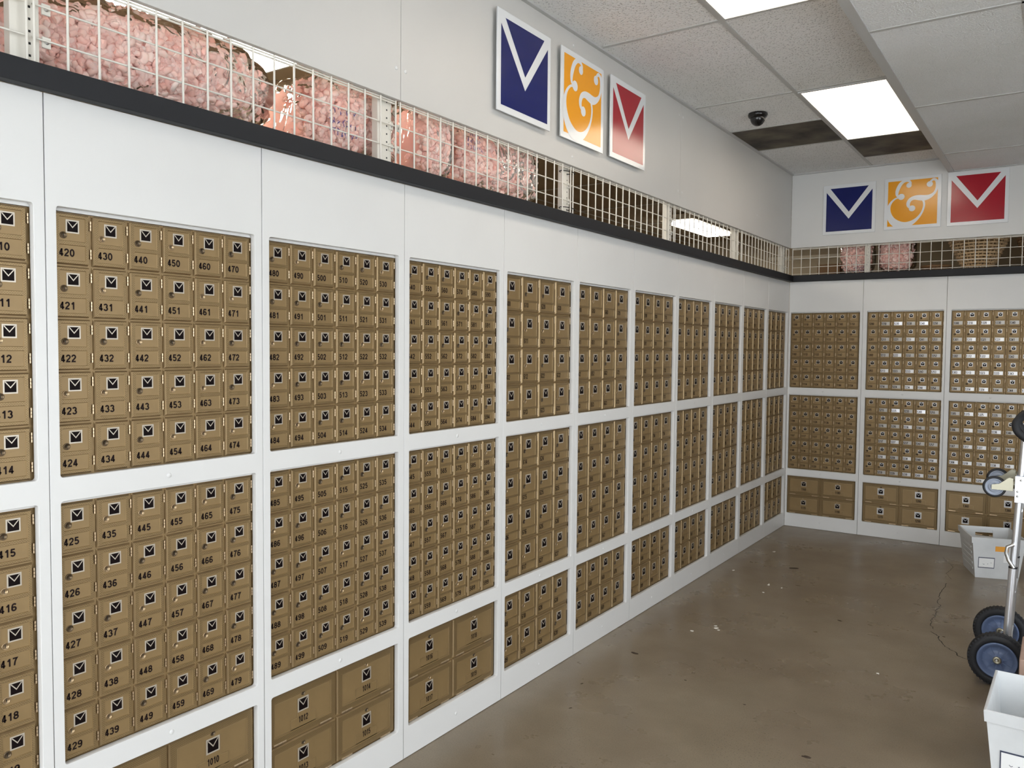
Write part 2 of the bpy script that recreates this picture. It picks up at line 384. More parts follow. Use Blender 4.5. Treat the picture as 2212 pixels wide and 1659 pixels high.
# ------------------------------------------------------------------ digits
def arc(cx, cy, rx, ry, a0, a1, n=14): return [(cx+rx*math.cos(math.radians(a0+(a1-a0)*i/n)), cy+ry*math.sin(math.radians(a0+(a1-a0)*i/n))) for i in range(n+1)]
G = {
 '0': [(arc(.28, .5, .195, .415, 0, 360, 26)[:-1], True)],
 '1': [([(.35, 0), (.35, 1)], False), ([(.12, .73), (.25, .77), (.33, .93)], False)],
 '2': [(arc(.275, .695, .19, .22, 178, -35)+[(.33, .43), (.17, .25), (.11, .085), (.50, .085)], False)],
 '3': [(arc(.265, .715, .175, .2, 165, -80), False), (arc(.27, .30, .2, .215, 85, -165), False)],
 '4': [([(.36, 0), (.36, .98)], False), ([(.37, .94), (.09, .30), (.09, .26)], False), ([(.03, .255), (.53, .255)], False)],
 '5': [([(.48, .915), (.15, .915), (.11, .47)], False), (arc(.27, .335, .2, .25, 140, -155), False)],
 '6': [(arc(.28, .305, .195, .22, 0, 360, 22)[:-1], True), ([(.085, .30), (.085, .5), (.12, .75), (.2, .88), (.3, .915), (.41, .88), (.46, .77)], False)],
 '7': [([(.05, .915), (.48, .915), (.35, .68), (.27, .42), (.22, 0)], False)],
 '8': [(arc(.28, .715, .17, .2, 0, 360, 20)[:-1], True), (arc(.28, .295, .2, .21, 0, 360, 22)[:-1], True)],
}
G['9'] = [([(.56-x, 1-y) for x, y in p], c) for p, c in G['6']]
def ribbon(mb, pts, wd, closed=False, z=0, mi=0, M=None):
    P = [Vector((p[0], p[1])) for p in pts]; k = len(P); L = []; Rr = []
    for i in range(k):
        a = P[i-1] if (i > 0 or closed) else P[i]; b = P[(i+1) % k] if (i < k-1 or closed) else P[i]
        d1 = (P[i]-a); d2 = (b-P[i])
        if d1.length < 1e-9: d1 = d2
        if d2.length < 1e-9: d2 = d1
        d1.normalize(); d2.normalize(); t = d1+d2
        if t.length < 1e-6: t = d1
        t.normalize(); n = Vector((-t.y, t.x)); c = max(.5, n.dot(Vector((-d1.y, d1.x))))
        ww = (wd[i] if isinstance(wd, (list, tuple)) else wd)/2/c
        L.append(P[i]+n*ww); Rr.append(P[i]-n*ww)
    vs = [(p.x, p.y, z) for p in L]+[(p.x, p.y, z) for p in Rr]
    fs = [(k+i, k+(i+1) % k, (i+1) % k, i) for i in range(k if closed else k-1)]
    mb.add(vs, fs, mi, M)
def number(txt, h, xs=1.0, stroke=.165):
    mb = MB(); x = 0
    for ch in txt:
        for p, c in G[ch]: ribbon(mb, [((q[0]*xs+x)*h, q[1]*h) for q in p], stroke*h*(.5+.5*xs), c, 0)
        x += .62*xs
    me = mb.mesh('number', ink); return me, (x-.06*xs)*h

# ------------------------------------------------------------------ mailbox doors
def relief(mb, xs, ys, hfun, mfun):
    nx, ny = len(xs), len(ys)
    vs = [(x, y, hfun(x, y)) for y in ys for x in xs]
    o = len(mb.v); mb.v += vs
    for j in range(ny-1):
        for i in range(nx-1):
            mb.f.append((o+j*nx+i, o+j*nx+i+1, o+(j+1)*nx+i+1, o+(j+1)*nx+i))
            mb.m.append(mfun((xs[i]+xs[i+1])/2, (ys[j]+ys[j+1])/2)); mb.sm.append(False)
def door_mesh(w, h, H, recs, rim=.0036, bandm=True):
    """w,h door size, H height of relief, recs = recessed panels (x0,y0,x1,y1)"""
    mb = MB(); s = .0012; d = .0022
    xs = [0, rim, w-rim, w]; ys = [0, rim, h-rim, h]
    for x0, y0, x1, y1 in recs: xs += [x0, x0+s, x1-s, x1]; ys += [y0, y0+s, y1-s, y1]
    xs = sorted(set(round(x, 6) for x in xs)); ys = sorted(set(round(y, 6) for y in ys))
    def hf(x, y):
        if x < 1e-6 or y < 1e-6 or x > w-1e-6 or y > h-1e-6: return H*.25
        for x0, y0, x1, y1 in recs:
            if x0+s-1e-6 <= x <= x1-s+1e-6 and y0+s-1e-6 <= y <= y1-s+1e-6: return H-d
        return H
    def mf(x, y):
        if x < rim or y < rim or x > w-rim or y > h-rim: return 2
        for x0, y0, x1, y1 in recs:
            if x0 < x < x1 and y0 < y < y1: return 0
        return 1 if bandm else 0
    relief(mb, xs, ys, hf, mf)
    q = H*.25
    mb.add([(0,0,0),(w,0,0),(w,h,0),(0,h,0),(0,0,q),(w,0,q),(w,h,q),(0,h,q)], [(0,1,5,4),(1,2,6,5),(2,3,7,6),(3,0,4,7)])
    return mb
def emblem_mesh(sz, b, border):
    """black square with a light V, on a light backing plate"""
    mb = MB(); o = sz*b
    mb.box((-sz/2-o, -sz/2-o, 0), (sz/2+o, sz/2+o, .0009), 1)
    mb.box((-sz/2, -sz/2, .0009), (sz/2, sz/2, .0013), 0)
    ribbon(mb, [(-sz*.46, sz*.47), (0, -sz*.08), (sz*.46, sz*.47)], sz*.085, z=.0015, mi=1)
    return mb.mesh('emblem', [black, border])
def lock_mesh(r, dark):
    mb = MB()
    mb.lathe([(r*1.22, 0), (r*1.22, .0015), (r*1.0, .0025), (r*.98, .0016), (0, .0016)], (0, 0, 0), (0, 0, 1), 20, 0)
    mb.box((-r*.12, -r*.55, .0016), (r*.12, r*.5, .0018), 1)
    return mb.mesh('lock', [lockd if dark else lockm, hole])
def hinge_mesh(L, r, horiz=False):
    mb = MB(); k = 3
    for i in range(k):
        a, b = -L/2+i*L/k+.0006, -L/2+(i+1)*L/k-.0006
        mb.tube([(a, 0, 0), (b, 0, 0)] if horiz else [(0, a, 0), (0, b, 0)], r, 8)
    return mb.mesh('hinge', bronze_hi)
VAR = {}
def variant(key, pw, ph, typ, back=False):
    if key in VAR: return VAR[key]
    v = {}
    if typ == 'S':
        w, h, H = pw-.0085, ph-.005, .0098; xr = .0135
        recs = [(xr, h*.455, w-xr*.85, h*.925), (xr, h*.08, w-xr*.85, h*.385)]
        v['emb'] = (w*.52, h*.745); es = .0272; v['lock'] = (w*.27, h*.565); lr = .0075; v['num'] = (w*.135, h*.155, .0198)
        v['hx'] = (w+.0042, (h*.80, h*.235)); hl = .026; v['plate'] = (w*.13, h*.13, w*.88, h*.35)
    elif typ == 'T':
        w, h, H = pw-.0085, ph-.006, .0095; xr = .017
        recs = [(xr, h*.335, w-xr, h*.925), (xr, h*.075, w-xr, h*.285)]
        v['emb'] = (w*.46, h*.70); es = .037; v['lock'] = (w*.22, h*.505); lr = .0085; v['num'] = (w*.13, h*.125, .0235)
        v['hx'] = (w+.0042, (h*.85, h*.16)); hl = .034
    else:
        w, h, H = pw-.006, ph-.008, .0095; xr = .022
        recs = [(xr, h*.13, w-xr, h*.87)]
        v['emb'] = (w*.5, h*.615); es = .038; v['lock'] = (w*.5, h*.845); lr = .007; v['num'] = (w*.5, h*.245, .026)
        hl = .054
    mb = door_mesh(w, h, H, recs)
    if typ == 'L':       # fine raised outline round the emblem and number plate
        zt = H-.0009; t = .0016
        def fr(x0, y0, x1, y1, g=None):
            mb.box((x0, y0, H-.0024), (x0+t, y1, zt), 2); mb.box((x1-t, y0, H-.0024), (x1, y1, zt), 2); mb.box((x0, y0, H-.0024), (x1, y0+t, zt), 2)
            for p, q in (g or [(x0, x1)]): mb.box((p, y1-t, H-.0024), (q, y1, zt), 2)
        fr(w*.085, h*.15, w*.915, h*.85); fr(w*.31, h*.15, w*.69, h*.37, [(w*.31, w*.41), (w*.59, w*.69)])
        for x in (w*.41, w*.59): mb.box((x-t/2, h*.37, H-.0024), (x+t/2, h*.76, zt), 2)
    v['me'] = mb.mesh('door', [bronze, bronze_key, bronze_edge])
    v['w'], v['h'], v['H'] = w, h, H
    border = silver2 if back else silver
    v['em'] = emblem_mesh(es*(1.0 if not back else .93), .13 if not (back and typ == 'L') else .3, border)
    v['em_dull'] = emblem_mesh(es*(1.0 if not back else .93), .13, silver)
    v['lk'] = [lock_mesh(lr, False), lock_mesh(lr, True)]
    v['hm'] = hinge_mesh(hl, .0026 if typ != 'L' else .0046, typ == 'L')
    v['sh'] = silver2
    if typ == 'S': x0, y0, x1, y1 = v['plate']; v['pl3'] = [MB().box((0, 0, 0), ((x1-x0), (y1-y0), .0006)).mesh('label_plate', q) for q in (silver3, silver2, silver1)]
    VAR[key] = v; return v
def merged_door(v):
    if 'merged' in v: return v['merged']
    me = v['me']; mb = MB()
    mb.v = [tuple(x.co) for x in me.vertices]
    for p in me.polygons: mb.f.append(tuple(p.vertices)); mb.m.append(p.material_index); mb.sm.append(False)
    def app(m2, off, remap):
        o = len(mb.v); mb.v += [(x.co.x+off[0], x.co.y+off[1], x.co.z+off[2]) for x in m2.vertices]
        for p in m2.polygons: mb.f.append(tuple(i+o for i in p.vertices)); mb.m.append(remap[p.material_index]); mb.sm.append(p.use_smooth)
    H = v['H']-.0022
    app(v['em'], (*v['emb'], H), {0: 6, 1: 3}); app(v['lk'][1], (*v['lock'], H), {0: 4, 1: 6})
    for hy in v['hx'][1]: app(v['hm'], (v['hx'][0], hy, .004), {0: 5})
    v['merged'] = mb.mesh('door', [bronze, bronze_key, bronze_edge, silver, lockd, bronze_hi, black]); return v['merged']

def bank(side, u0, v0, W, Hh, cols, rows, nums, typ, key, label, group, detail=True, back=False, glare=None, visible=None):
    """nums[c][r] from the top; u0,v0 lower left of the opening"""
    root = empty('mailbox_bank', wallM(side, u0, v0, -.0278)); tag(root, label, 'mailboxes', group)
    pw, ph = W/cols, Hh/rows; v = variant(key, round(pw, 4), round(ph, 4), typ, back)
    MB().box((-.006, -.006, -.32), (W+.006, Hh-.0005, 0)).build('cabinet_body', bronze, root)
    H = v['H']-.0022
    for c in range(cols):
        for r in range(rows):
            if visible and not visible(c, r): continue
            ox, oy = c*pw+.0012, Hh-(r+1)*ph+(ph-v['h'])/2
            d = link('door', v['me'] if detail else merged_door(v), root, (ox, oy, .0002))
            n = nums[c][r]
            if n:
                x, y, hh = v['num']
                if typ == 'L': me, tw = number(n, hh*.86, .78, .17); x -= tw/2
                elif len(n) == 4: me, tw = number(n, hh*1.02, .80, .18); x += .001
                else: me, tw = number(n, hh, 1.14 if typ == 'S' else .84, .185)
                zz = H+.0004
                if back and typ == 'S' and glare:
                    k = glare(c, r)
                    if k:
                        pl = link('label_plate', v['pl3'][k-1], d, (v['plate'][0], v['plate'][1], H+.0001))
                        pl.rotation_euler = (random.uniform(-.012, .012), random.uniform(-.008, .008), 0); zz = H+.0016; pl['label'] = 'number label with window glare put into its colour'
                link('number', me, d, (x, y, zz))
            if not detail: continue
            dull = back and not (glare and glare(c, r))
            link('emblem', v['em_dull'] if dull else v['em'], d, (*v['emb'], H))
            link('lock', v['lk'][random.random() < .5], d, (*v['lock'], H))
            if typ == 'L':
                for hx in (.16, .84): link('hinge', v['hm'], d, (v['w']*hx, .0012, .0065))
            else:
                for hy in v['hx'][1]: link('hinge', v['hm'], d, (v['hx'][0], hy, .0045))
    return root

def screw_caps(par, pts, z=.0008):
    for x, y in pts:
        MB().lathe([(.0075, -.0008), (.0075, .0003), (.006, .0014), (0, .0017)], (x, y, 0), (0, 0, 1), 16).build('screw_cap', white, par)
def surround(side, s0, s1, ops, label):
    """white board s0..s1 with openings (u0,v0,u1,v1)"""
    root = empty('surround_panel', wallM(side, s0, 0, 0)); tag(root, label, 'wall panel', 'white boards framing the mailboxes')
    W = s1-s0-.0016
    loops = [[(0.0008, .002), (W, .002), (W, 2.2715), (0.0008, 2.2715)]]+[rrect(a-s0, b, c-s0, d, .008) for a, b, c, d in ops]
    me = slab('board', loops, .0212, white, .0010)
    link('board', me, root)
    cx = (ops[0][0]+ops[0][2])/2-s0
    for a, b, c, d in ops: MB().box((a-s0-.004, d-.0082, -.05), (c-s0+.004, d+.004, -.0222)).build('head_fillet', white, root)
    screw_caps(root, [(cx, 1.268), (cx, .511), (cx, .062)])

Z1T, Z1B, Z2T, Z2B, Z3T, Z3B = 1.995, 1.2995, 1.2375, .5425, .4812, .1248
LP = {1: (-7.262, -6.6503), 2: (-6.5952, -5.9865), 3: (-5.9313, -5.3169), 4: (-5.2569, -4.6431), 5: (-4.587, -3.975), 6: (-3.9172, -3.3077),
      7: (-3.2459, -2.6423), 8: (-2.5872, -1.9849), 9: (-1.9175, -1.3225), 10: (-1.268, -.6783), 11: (-.6227, -.047)}
LS = [-7.29, -6.622, -5.959, -5.286, -4.6135, -3.9425, -3.268, -2.609, -1.9420, -1.2865, -.6415, -.0005]
for p in range(1, 12):
    a, b = LP[p]; W = b-a; big = p <= 4
    if big:
        base = 360+60*(p-1); C = [[str(base+10*c+r) for r in range(10)] for c in range(6)]; lg = 1004+4*(p-1)
        L = [[str(lg+2*c+r) for r in range(2)] for c in range(2)]
        vis = (lambda c, r: c >= 4) if p == 1 else None
        t = 'mailboxes with six columns of small bronze doors'
        bank('L', a, Z1B, W, .6865, 6, 5, [x[:5] for x in C], 'S', 'S', 'upper bank of thirty small bronze mailbox doors numbered from %s to %s' % (C[0][0], C[5][4]), t, visible=vis)
        bank('L', a, Z2B, W, .6865, 6, 5, [x[5:] for x in C], 'S', 'S', 'middle bank of thirty small bronze mailbox doors numbered from %s to %s' % (C[0][5], C[5][9]), t, visible=vis)
        bank('L', a, Z3B, W, .3475, 2, 2, L, 'L', 'L', 'floor-level bank of four large bronze parcel doors numbered %s to %s' % (L[0][0], L[1][1]), 'banks of four large parcel doors, left wall')
        surround('L', LS[p-1], LS[p], [(a, Z1B, b, Z1T), (a, Z2B, b, Z2T), (a, Z3B, b, Z3T)], 'white laminate board framing mailboxes %s to %s above parcel doors %s to %s' % (C[0][0], C[5][9], L[0][0], L[1][1]))
    else:
        base = 600+40*(p-5); C = [[str(base+10*c+r) for r in range(10)] for c in range(4)]; t = 'mailboxes with four columns of tall bronze doors'; det = p <= 8
        k = 'T' if p < 8 else ('T8' if p == 8 else 'T%d' % p)
        bank('L', a, Z1B, W, .6865, 4, 4, [x[:4] for x in C], 'T', k, 'upper bank of sixteen tall bronze mailbox doors numbered from %s to %s' % (C[0][0], C[3][3]), t, det)
        bank('L', a, Z2B, W, .6865, 4, 4, [x[4:8] for x in C], 'T', k, 'middle bank of sixteen tall bronze mailbox doors numbered from %s to %s' % (C[0][4], C[3][7]), t, det)
        bank('L', a, Z3B, W, .3475, 4, 2, [x[8:] for x in C], 'T', k, 'lowest bank of eight tall bronze mailbox doors numbered from %s to %s' % (C[0][8], C[3][9]), t, det)
        surround('L', LS[p-1], LS[p], [(a, Z1B, b, Z1T), (a, Z2B, b, Z2T), (a, Z3B, b, Z3T)], 'white laminate board framing the tall-door mailboxes %s to %s' % (C[0][0], C[3][9]))
BP = {1: (.0165, .6165), 2: (.6765, 1.2765), 3: (1.333, 1.933)}; BS = [.0005, .6410, 1.2965, 1.9785]
for p in range(1, 4):
    a, b = BP[p]; W = b-a; base = 1100+100*(p-1)
    C = [[str(base+10*c+r) for r in range(10)] for c in range(6)]; L = [[str(base+60+20*c+10*r) for r in range(2)] for c in range(2)]
    fo1 = {1: lambda c, r: False, 2: lambda c, r: 0 if c == 0 else 1+(c > 1)*((c*7+r*5+c*r) % 5 > 2)+((c*3+r*7) % 6 == 0), 3: lambda c, r: 1+((c*5+r*3+c*r) % 4 == 1)+((c+r*3) % 6 == 2)}[p]  # picks which labels carry window glare and how bright it is
    t = 'mailbox banks on the back wall'
    bank('B', a, Z1B, W, .6865, 6, 5, [x[:5] for x in C], 'S', 'BS', 'upper bank of thirty small bronze doors on the back wall, numbered %s to %s' % (C[0][0], C[5][4]), t, back=True, glare=fo1)
    bank('B', a, Z2B, W, .6865, 6, 5, [x[5:] for x in C], 'S', 'BS', 'middle bank of thirty small bronze doors on the back wall, numbered %s to %s' % (C[0][5], C[5][9]), t, back=True, glare=fo1)
    bank('B', a, Z3B, W, .3475, 2, 2, L, 'L', 'BL', 'lowest bank of four large parcel doors on the back wall, numbered %s to %s' % (L[0][0], L[1][1]), t, back=True, glare=(lambda c, r: p > 1))
    surround('B', BS[p-1], BS[p], [(a, Z1B, b, Z1T), (a, Z2B, b, Z2T), (a, Z3B, b, Z3T)], 'white laminate board on the back wall framing mailboxes %s to %s' % (C[0][0], L[1][1]))

# ------------------------------------------------------------------ signs
def smooth_path(ctrl, n=8):
    out = []
    for i in range(len(ctrl)-1):
        p0 = ctrl[max(i-1, 0)]; p1 = ctrl[i]; p2 = ctrl[i+1]; p3 = ctrl[min(i+2, len(ctrl)-1)]
        for k in range(n):
            t = k/n
            out.append(tuple(.5*((2*p1[j])+(-p0[j]+p2[j])*t+(2*p0[j]-5*p1[j]+4*p2[j]-p3[j])*t*t+(-p0[j]+3*p1[j]-3*p2[j]+p3[j])*t**3) for j in range(3)))
    out.append(ctrl[-1]); return out
def amp(mb, S, off, z):
    paths = [
     [(.44,.885,.03), (.455,.94,.028), (.41,.985,.03), (.33,.985,.04), (.25,.92,.05), (.195,.80,.05), (.185,.70,.035), (.22,.645,.02), (.26,.635,.02)],
     [(.26,.64,.018), (.15,.61,.018), (.06,.52,.03), (.02,.40,.05), (.03,.27,.075), (.09,.14,.10), (.20,.045,.115), (.34,.01,.10), (.48,.045,.07), (.60,.13,.04), (.69,.25,.025), (.735,.38,.022), (.735,.48,.024), (.70,.57,.03)],
     [(.85,.86,.02), (.855,.92,.024), (.91,.965,.03), (.965,.94,.035), (.985,.86,.035), (.975,.76,.03), (.93,.665,.035), (.84,.60,.06), (.74,.58,.085), (.63,.595,.08), (.54,.60,.06), (.46,.565,.05), (.42,.49,.05), (.43,.42,.04), (.48,.38,.02)]]
    for k_, p in enumerate(paths):
        q = smooth_path(p, 8); ribbon(mb, [(off+x*S, off+y*S) for x, y, _ in q], [max(w_*1.3*S+.0035, .002) for *_, w_ in q], z=z+.00015*k_, mi=1)
    for cx, cy, r in ((.425, .885, .055), (.275, .645, .068), (.84, .87, .062), (.50, .37, .065)):
        n = 20; mb.add([(off+cx*S+r*S*math.cos(2*PI*i/n), off+cy*S+r*S*math.sin(2*PI*i/n), z+.0006) for i in range(n)], [tuple(range(n))], 1)
def sign(side, u, v, S, kind, label, wd):
    root = empty('wall_sign', wallM(side, u, v, wd)); tag(root, label, 'sign')
    b = link('board', slab('board', [[(0,0),(S,0),(S,S),(0,S)]], .007, board_s, .0008), root)
    MB().box((S*.2, S*.2, -.007-(wd-.0075 if wd > .01 else 0)), (S*.8, S*.8, -.0071)).build('standoff', board_s, root) if wd > .01 else None
    m = {'blue': blue_s, 'red': red_s, 'amp': yel_s}[kind]; mb = MB(); z = .0006
    P = lambda *q: [(x*S, y*S, z) for x, y in q]
    if kind == 'amp':
        i0 = .062; mb.add(P((i0, i0), (1-i0, i0), (1-i0, 1-i0), (i0, 1-i0)), [(0,1,2,3)], 0)
        amp(mb, S*(1-2*i0), S*i0, z+.0005)
        mb.build('ampersand_face', [m, board_s], root)
    else:
        mb.add(P((.135, .93), (.5, .44), (.865, .93)), [(0,1,2)])
        mb.add(P((.062, .062), (.938, .062), (.938, .86), (.5, .30), (.062, .86)), [(0,3,4), (0,1,3), (1,2,3)])
        mb.build('envelope_face', m, root)
SS = .443
sign('L', -4.718, 2.695, SS, 'blue', 'navy blue envelope sign high on the long left wall', .028)
sign('L', -4.176, 2.697, SS, 'amp', 'amber ampersand sign high on the long left wall', .028)
sign('L', -3.650, 2.702, SS, 'red', 'crimson envelope sign high on the long left wall', .028)
sign('B', .283, 2.684, SS-.005, 'blue', 'navy blue envelope sign on the far back wall', .010)
sign('B', .792, 2.691, SS-.006, 'amp', 'amber ampersand sign on the far back wall', .010)
sign('B', 1.276, 2.688, SS-.006, 'red', 'crimson envelope sign on the far back wall, under the lowered ceiling', .010)
# screw caps on the fascia
wl = bpy.data.objects['wall_left']
for y, z in ((-5.335, 2.70), (-5.283, 2.70), (-2.64, 2.68), (-2.575, 2.68), (-2.64, 3.17), (-2.575, 3.17), (-4.01, 2.63), (-4.01, 3.19), (-1.0, 2.75)):
    MB().lathe([(.008, 0), (.008, .001), (.006, .002), (0, .0023)], (0, y, z), (1, 0, 0), 14).build('screw_cap', white, wl)

# ------------------------------------------------------------------ wire grids and posts
def grid_panel(side, u0, u1, label, wires=None):
    root = empty('wire_grid', wallM(side, u0, 2.331, -.012)); tag(root, label, 'wire grid panel', 'white wire grids above the mailboxes')
    f = MB(); n = round((u1-u0)/.0828); W = u1-u0
    for i in range(n+1):
        x = .005+(W-.01)*i/n; f.tube([(x, .0, 0), (x, .2505, 0)], .0036, 6)
    f.build('upright_wires', wire_m, root)
    f = MB()
    for z, r in ((.014, .0026), (.075, .0028), (.157, .0028), (.240, .0034), (.2485, .0034)): f.tube([(0.001, z, -.0065), (W-.001, z, -.0065)], r, 6)
    f.build('cross_wires', wire_m, root)
LG = [(-7.9, -6.648, 'cut off by the left photo edge'), (-6.640, -5.320, 'above mailboxes 420 to 539'), (-5.305, -4.0, 'above mailboxes 540 to 630'), (-3.985, -2.665, 'right of the last bag of pink foam'),
      (-2.652, -1.335, 'in front of the strip light'), (-1.322, -.012, 'ending in the corner')]
for a, b, t in LG: grid_panel('L', a, b, 'white wire grid over the left wall boxes, %s' % t)
grid_panel('B', .012, .655, 'white wire grid over the back wall boxes, beside the corner'); grid_panel('B', .668, 1.985, 'white wire grid over the back wall boxes, in front of the wicker baskets'); grid_panel('B', 1.998, 3.3, 'white wire grid over the back wall boxes, past the right photo edge')
def post(side, u, wdt, label, clips):
    root = empty('grid_post', wallM(side, u, 2.331, -.03)); tag(root, label, 'post', 'white slotted posts behind the wire grids')
    f = MB(); f.box((0, -.05, -.035), (wdt, .90, -.005)); bevel(f.build('upright', wire_m, root), .002)
    f = MB()
    for k in range(9): f.box((wdt*.62, .0+k*.03, -.0052), (wdt*.70, .006+k*.03, -.0046))
    f.build('slots', hole, root)
    for x in clips:
        for z in (.075, .157):
            c = MB().box((x-.011, z-.014, -.005), (x+.011, z+.014, .001)).build('clip', wire_m, root); bevel(c, .002)
            MB().lathe([(.0055, .001), (.005, .0035), (0, .0045)], (x, z, 0), (0, 0, 1), 12).build('screw', steel, c)
for u, wdt, t, cl in ((-6.682, .070, 'left of mailbox column 420', (.085,)), (-5.40, .075, 'splitting the pink foam bags', (.07, .11)), (-4.045, .065, 'beside the last bag of pink foam', (.05,)),
                      (-2.735, .085, 'left of the strip light', (.075,)), (-1.42, .085, 'above mailboxes 800', (.07,)), (-.14, .09, 'next to the corner', (.08,))):
    post('L', u, wdt, 'slotted white post over the left wall boxes, %s' % t, cl)
post('B', .635, .045, 'slotted white post over the back wall boxes, between the pink bags', (.02,))
for z, t in ((2.365, 'lower'), (2.55, 'upper')):
    tie = MB().tube([(-.028+.022*math.cos(a), -4.012+.045*math.cos(a+.5), z+.006*math.sin(a)+.002) for a in [i*PI/8 for i in range(16)]], .0022, 6, closed=True)
    tag(tie.build('cable_tie', hole), '%s of the two black cable ties on the post by the last pink bag' % t, 'cable tie')

# ------------------------------------------------------------------ bags of packing foam
def foam_piece(rnd):
    R = .0110+.003*rnd.random(); t = .0088+.0022*rnd.random(); L = PI*(.7+.55*rnd.random()); n = 5; pts = []
    kind = rnd.random()
    if kind < .6: pts = [(R*math.cos(-L/2+L*i/n), R*math.sin(-L/2+L*i/n), 0) for i in range(n+1)]
    elif kind < .8:
        pts = [(-.015+.0075*i, .007*math.sin(i*1.5), 0) for i in range(5)]
    else: pts = [(-.013, 0, 0), (-.004, .001, 0), (.004, .001, 0), (.013, 0, 0)]; t *= 1.3
    return pts, t
def bag(name_label, side, cu, cz, su, sz, sd, depth0, n, seed, ink_at=None, roll=0, ex=.55, group='clear bags of pink packing foam'):
    """bag centred at (cu,cz) on the wall, half sizes su,sz, half depth sd, front at depth0 behind the wall"""
    rnd = random.Random(seed); M0 = wallM(side, cu, cz, -(depth0+sd)) @ Matrix.Rotation(roll, 4, 'Z')
    root = empty('packing_foam_bag', M0); tag(root, name_label, 'bag', group)
    def sp(a, b, k=1.0):
        ca, sa, cb, sb = math.cos(a), math.sin(a), math.cos(b), math.sin(b)
        g = lambda q: math.copysign(abs(q)**ex, q)
        x, y, z = su*g(cb)*g(ca), sz*g(sb), sd*g(cb)*g(sa)
        wob = 1+.035*math.sin(9*a+seed)*math.cos(7*b)+.03*math.sin(23*a+3*b+seed)
        return Vector((x*k*wob, y*k*wob, z*k*wob))
    def surf(k):
        mb = MB(); A, B = 56, 28
        vs = [sp(2*PI*i/A, -PI/2+PI*(j+.5)/(B+1)*1.0, k) for j in range(B+1) for i in range(A)]
        fs = [(j*A+i, j*A+(i+1) % A, (j+1)*A+(i+1) % A, (j+1)*A+i) for j in range(B) for i in range(A)]
        fs += [tuple(range(A))[::-1], tuple(B*A+i for i in range(A))]
        return mb.add(vs, fs, 0, None, True)
    mb = MB()
    for i in range(n):
        lay = rnd.random() < .35
        for _ in range(30):
            a = rnd.uniform(0, PI) if rnd.random() < .93 else rnd.uniform(PI, 2*PI); b = math.asin(rnd.uniform(-.98, .98))
            # resample towards even cover of the broad front
            if rnd.random() < .6 or abs(math.cos(a)) < .98: break
        k = .955-.03*rnd.random() if not lay else .90
        # even cover: choose on box-like front
        if rnd.random() < .75:
            x = rnd.uniform(-1, 1)*su; y = rnd.uniform(-1, 1)*sz
            z = sd*max(0, 1-abs(x/su)**(2/ex)-abs(y/sz)**(2/ex))**(ex/2)
            p = Vector((x, y, z))*k
            if abs(x/su)**(2/ex)+abs(y/sz)**(2/ex) > 1: continue
        else: p = sp(a, b, k)
        pts, t = foam_piece(rnd)
        Rm = Matrix.Rotation(rnd.uniform(0, 2*PI), 4, 'Z') @ Matrix.Rotation(rnd.gauss(0, .35), 4, 'X') @ Matrix.Rotation(rnd.gauss(0, .35), 4, 'Y')
        nrm = Vector((p.x/su**2, p.y/sz**2, p.z/sd**2)).normalized()
        q = Vector((0, 0, 1)).rotation_difference(nrm).to_matrix().to_4x4()
        mb.tube(pts, [t*.86]+[t]*(len(pts)-2)+[t*.86], 7, M=Matrix.Translation(p) @ q @ Rm)
    core = surf(.88); mb.add(core.v, core.f, 0, None, True)
    o = mb.build('foam_pieces', foam_m, root); o['kind'] = 'stuff'
    surf(1.0).build('film', film_m, root)
    if ink_at:
        x, y, s = ink_at; f = MB()
        z0 = sd*1.02
        for li in range(3):
            xx = x-.5*s
            while xx < x+.5*s:
                hgt = .22*s; wv = .09*s+.05*s*rnd.random()
                pp = [(xx+rnd.uniform(0, wv), y-li*.30*s+rnd.uniform(0, hgt)) for _ in range(4)]
                ribbon(f, pp, .028*s, z=z0); xx += wv*1.35
        f.build('marker_writing', marker, root)
    return root
BZ = 2.3335
# shelf boards on top of the mailbox runs carry the bags
f = MB(); f.box((-1.0, -7.9, 2.30), (-.03, .05, 2.3305)); struct(f.build('trim_6', back_wall_m))
f = MB(); f.box((-.02, .06, 2.30), (3.5, .9, 2.3305)); struct(f.build('trim_7', back_wall_m))
bag('clear bag of pink foam cut off by the left photo edge', 'L', -7.18, BZ+.12, .42, .112, .24, .075, 900, 1)
bag('large clear bag of pink foam, the broadest one', 'L', -6.20, BZ+.165, .475, .158, .25, .08, 2900, 2, roll=.06, ex=.78)
bag('clear bag of pink foam with blue marker scribble left of the second post', 'L', -5.385, BZ+.175, .240, .165, .24, .095, 1300, 3, ink_at=(-.14, -.02, .13))
bag('narrow crumpled bag of pink foam just right of the second post', 'L', -4.965, BZ+.185, .095, .172, .18, .07, 420, 4)
bag('long clear bag of pink foam ending beside the empty grid', 'L', -4.45, BZ+.185, .345, .172, .24, .075, 2000, 5, ink_at=(-.30, .06, .10))
bag('small pink foam bag over the back wall beside the brown box', 'B', .535, BZ+.17, .135, .158, .16, .10, 420, 6, ink_at=(.04, -.10, .09))
bag('second pink foam bag over the back wall, right of the post', 'B', .86, BZ+.18, .145, .168, .18, .12, 480, 7)
